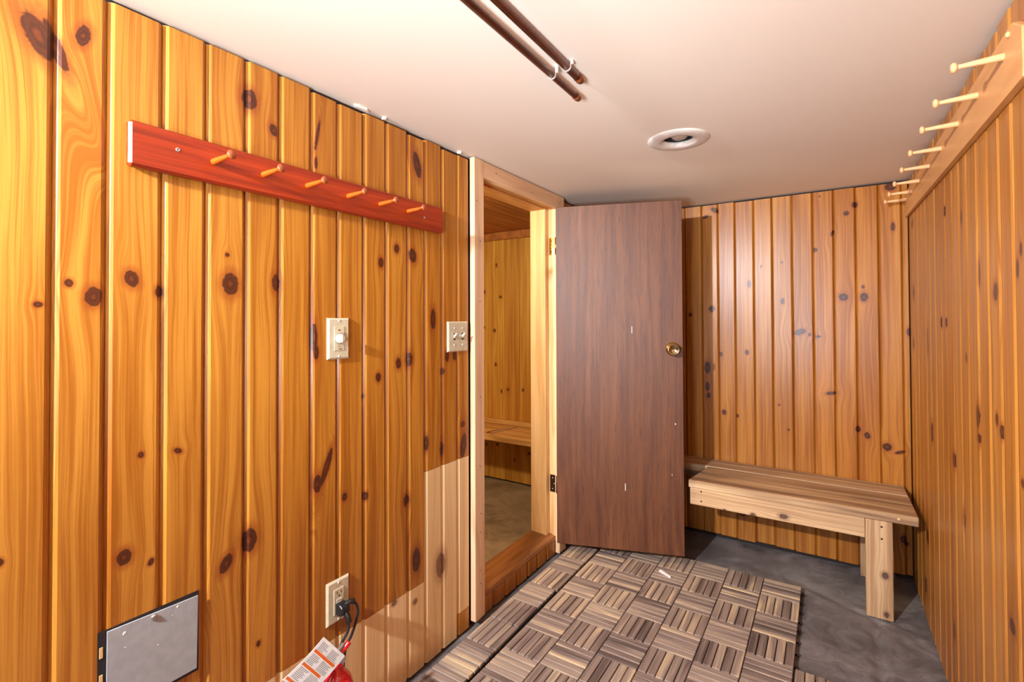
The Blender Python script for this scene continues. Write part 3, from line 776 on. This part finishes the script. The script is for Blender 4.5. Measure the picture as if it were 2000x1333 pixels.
for s in (1, -1):
    z0 = 0.021*s
    box('slot', (0.0087, -0.0075, z0-0.001), (0.0091, -0.0055, z0+0.007), M['ink'], ot, 0)
    box('slot', (0.0087, 0.0055, z0-0.0005), (0.0091, 0.0075, z0+0.006), M['ink'], ot, 0)
    lathe('ground_hole', (0.0087, 0, z0-0.0065), (1, 0, 0), [(0.0026, 0), (0.0026, 0.0004)], M['ink'], ot, 10)
for zz in (0.0045, -0.0045):
    box('test_button', (0.0087, -0.0085, zz-0.003), (0.0102, 0.0085, zz+0.003), M['ivory'], ot, 0.0006)
pscrew(ot, 0, 0.0485); pscrew(ot, 0, -0.0485)

pc = empty('power_cord', (0.03, 0.868, 0.365), 0, 'black plug with two looping cords in the wall outlet', 'power cord')
def pcl(x, y, z): return (x-0.03, y-0.868, z-0.365)
pg = prism('plug', [(0.009, -0.014), (0.009, 0.016), (0.026, 0.017), (0.037, 0.010), (0.040, -0.004), (0.030, -0.014)], 1, -0.013, 0.013, M['black'], None, 0.002)
pg.parent = pc; pg.location = Vector(pcl(0.0245, 0.8655, 0.374))
tube('plug_neck', [pcl(0.030, 0.866, 0.370), pcl(0.042, 0.868, 0.356), pcl(0.046, 0.868, 0.342)], 0.0072, M['black'], pc)
tube('strain_relief', [pcl(0.028, 0.870, 0.384), pcl(0.034, 0.884, 0.388), pcl(0.036, 0.892, 0.384)], 0.0065, M['black'], pc)
tube('cord', [pcl(0.044, 0.868, 0.350), pcl(0.048, 0.864, 0.325), pcl(0.042, 0.846, 0.295), pcl(0.034, 0.832, 0.255), pcl(0.022, 0.842, 0.15), pcl(0.022, 0.86, 0.02), pcl(0.030, 0.93, 0.006)], 0.0036, M['cord'], pc)
tube('cord', [pcl(0.034, 0.888, 0.388), pcl(0.040, 0.899, 0.372), pcl(0.042, 0.900, 0.345), pcl(0.038, 0.884, 0.300), pcl(0.030, 0.868, 0.26), pcl(0.016, 0.872, 0.14), pcl(0.016, 0.885, 0.02), pcl(0.020, 0.96, 0.006)], 0.0036, M['cord'], pc)

ap = empty('access_panel', (0, 0.435, 0.497), 0, 'grey sheet-metal access plate with slotted screw low on the left wall', 'access panel')
box('dark_hole_sheet', (0.0002, -0.090, -0.086), (0.0012, 0.0815, 0.0815), M['dark'], ap, 0)  # flat dark sheet on the boards, its colour standing in for a shaded hole
prism('cover_plate', [(-0.078, -0.078), (0.0765, -0.078), (0.0785, 0.073), (-0.077, 0.079)], 0, 0.003, 0.0055, M['steel'], ap, 0.0006)
sc = lathe('screw', (0.0055, -0.002, 0.068), (1, 0, 0), [(0.006, 0), (0.0058, 0.0016), (0.004, 0.003), (0.001, 0.0034)], M['screw'], ap, 16)
box('screw_slot', (0.0088, -0.0062, 0.0674), (0.0092, 0.0022, 0.0686), M['brass'], sc, 0)
for yy, zz, ww in ((-0.050, 0.062, 0.008), (0.040, 0.068, 0.006), (-0.049, 0.035, 0.003), (0.005, 0.01, 0.0025), (0.030, 0.055, 0.0022)):
    lathe('paint_fleck', (0.0054, yy, zz), (1, 0, 0), [(ww*0.5, 0), (ww*0.3, 0.0004)], M['rubber_white'], ap, 8)
for zz in (0.045, -0.005):
    box('splinter', (0.001, -0.0875, zz-0.012), (0.0022, -0.082, zz+0.008), M['jamb'], ap, 0.0005)

# ------------------------------------------------------------------ fire extinguisher
fx, fy = 0.085, 0.800
fe = empty('fire_extinguisher', (fx, fy, 0), 0, 'small red fire extinguisher with a white tag under the wall outlet', 'extinguisher')
lathe('cylinder', (0, 0, 0), (0, 0, 1), [(0.036, 0), (0.041, 0.006), (0.042, 0.02), (0.042, 0.215), (0.040, 0.235), (0.034, 0.254), (0.024, 0.266), (0.016, 0.271), (0.016, 0.284)], M['red'], fe, 32)
lathe('neck_collar', (0, 0, 0.280), (0, 0, 1), [(0.015, 0), (0.017, 0.004), (0.017, 0.016), (0.013, 0.020)], M['red'], fe, 24)
box('valve_body', (-0.011, -0.012, 0.296), (0.011, 0.012, 0.316), M['chrome'], fe, 0.003, 2)
tube('carry_handle', [(0.006, -0.062, 0.252), (0.007, -0.048, 0.278), (0.006, -0.020, 0.303), (0.004, 0.010, 0.312)], 0.0065, M['chrome'], fe)
tube('squeeze_lever', [(0.008, -0.052, 0.300), (0.008, -0.026, 0.318), (0.006, 0.004, 0.326), (0.004, 0.016, 0.330)], 0.0055, M['chrome'], fe)
tube('lever_tip', [(0.004, 0.000, 0.312), (0.006, 0.016, 0.318), (0.010, 0.030, 0.330)], 0.0068, M['red'], fe)
lathe('gauge', (0.010, 0.004, 0.300), (1, -0.1, 0), [(0.011, 0), (0.011, 0.006), (0.009, 0.007)], M['chrome'], fe, 18)
# hanging instruction tag: a slightly curved card
O = Vector((0.118-fx, 0.738-fy, 0.400)); A = Vector((0.012, 0.051, -0.069)); B = Vector((-0.030, -0.068, -0.052))
nrm = A.cross(B).normalized()
if nrm.x < 0: nrm = -nrm
def card(a, b, h=0.0): return O + A*a + B*b*1.15 + nrm*(h + 0.006*math.sin(b*2.6))
def card_patch(bm, a0, a1, b0, b1, h0, h1, n=6):
    rows = []
    for i in range(n+1):
        b = b0+(b1-b0)*i/n
        rows.append([bm.verts.new(card(a, b, hh)) for a, hh in ((a0, h0), (a1, h0), (a1, h1), (a0, h1))])
    for p, q in zip(rows[:-1], rows[1:]):
        for i in range(4): bm.faces.new((p[i], p[(i+1) % 4], q[(i+1) % 4], q[i]))
    bm.faces.new(rows[0]); bm.faces.new(rows[-1])
bm = bmesh.new(); card_patch(bm, 0, 1, 0, 1.05, 0, 0.0008); tg = from_bm('instruction_tag', bm, M['paper'], fe)
for b0, b1, a0, a1 in ((0.25, 0.31, 0.05, 0.92), (0.56, 0.62, 0.05, 0.80), (0.94, 1.0, 0.02, 0.6)):
    bm = bmesh.new(); card_patch(bm, a0, a1, b0, b1, 0.0008, 0.0011, 2); from_bm('orange_band', bm, M['orange_print'], tg)
bm = bmesh.new()
rt = random.Random(5)
for lo, hi in ((0.07, 0.23), (0.34, 0.54), (0.65, 0.92)):
    b = lo
    while b < hi:
        for a0, a1 in ((0.08, 0.42), (0.50, 0.90)):
            card_patch(bm, a0, a1-rt.uniform(0, 0.12), b, b+0.011, 0.0008, 0.0010, 1)
        b += 0.030
tag(from_bm('printed_text', bm, M['grey_print'], tg), None, None, None, 'stuff')
tube('tag_string', [card(0.97, 0.04, 0.001), (0.008, -0.006, 0.328), (0.004, 0.004, 0.318)], 0.001, M['paper'], fe, 6)

# ------------------------------------------------------------------ ceiling: recessed lamp and two pipes
lm = empty('ceiling_light', (LAMP[0], LAMP[1], H), 0, 'round white recessed ceiling light, unlit', 'ceiling light')
lathe('trim_ring', (0, 0, 0), (0, 0, -1), [(0.101, 0.0004), (0.1005, 0.003), (0.096, 0.006), (0.084, 0.0085), (0.066, 0.009), (0.056, 0.008), (0.0525, 0.004), (0.0505, -0.003), (0.0495, -0.008), (0.054, -0.008), (0.058, -0.002), (0.060, 0.0004), (0.101, 0.0004)], M['white_metal'], lm, 48, closed=False)
lathe('housing', (0, 0, 0), (0, 0, 1), [(0.0605, 0.002), (0.0605, 0.10), (0.0, 0.101)], M['dark'], lm, 32, closed=False)
lathe('bulb', (0.002, -0.002, 0.082), (0.04, 0.06, -1), [(0.013, 0), (0.014, 0.02), (0.022, 0.042), (0.030, 0.062), (0.029, 0.072), (0.019, 0.080), (0.001, 0.083)], M['bulb'], lm, 28)

def pipe(x, y_end, r, zoff, lab, clip_y):
    root = empty('pipe', (x, y_end, H-zoff), 0, lab, 'pipe', 'pipes under the ceiling')
    tube('tube', [(0, Y0-y_end, 0), (0, 0, 0)], r, M['copper'], root, 16, 1)
    lathe('end_fitting', (0, -0.022, 0), (0, 1, 0), [(r+0.0012, 0), (r+0.0014, 0.016), (r*0.8, 0.021)], M['copper'], root, 16)
    for cy in clip_y:
        bm = bmesh.new()
        pts = []
        for k in range(11):
            a = math.radians(-200 + k*22)
            pts.append((math.cos(a), math.sin(a)))
        ring = [[bm.verts.new((rr*c, cy-y_end+dy, rr*s)) for rr, dy in ((r+0.0004, -0.0022), (r+0.0016, -0.0022), (r+0.0016, 0.0022), (r+0.0004, 0.0022))] for c, s in pts]
        for p_, q_ in zip(ring[:-1], ring[1:]):
            for i in range(4): bm.faces.new((p_[i], p_[(i+1) % 4], q_[(i+1) % 4], q_[i]))
        bm.faces.new(ring[0]); bm.faces.new(ring[-1])
        from_bm('pipe_clip', bm, M['white_metal'], root)
        box('clip_tab', (r+0.0005, cy-y_end-0.003, 0.003), (r+0.008, cy-y_end+0.003, zoff-0.0005), M['white_metal'], root, 0.001)
    return root
pipe(0.570, 1.200, 0.0085, 0.020, 'brown copper pipe on the left of the pair under the ceiling', (1.05, 0.2))
pipe(0.612, 1.125, 0.0095, 0.0135, 'brown copper pipe on the right of the pair, hugging the ceiling', (1.045, 0.3))

# ------------------------------------------------------------------ small scrap on the tiles
o = prism('plastic_wedge', [(-0.028, 0.012), (-0.020, 0.026), (0.034, -0.012), (0.030, -0.018)], 2, 0.0, 0.010, M['rubber_white'], None, 0.002)
o.location = (0.515, 2.183, 0.0252+0.005)
tag(o, 'small white plastic wedge lying on the deck tiles near the door', 'wedge')
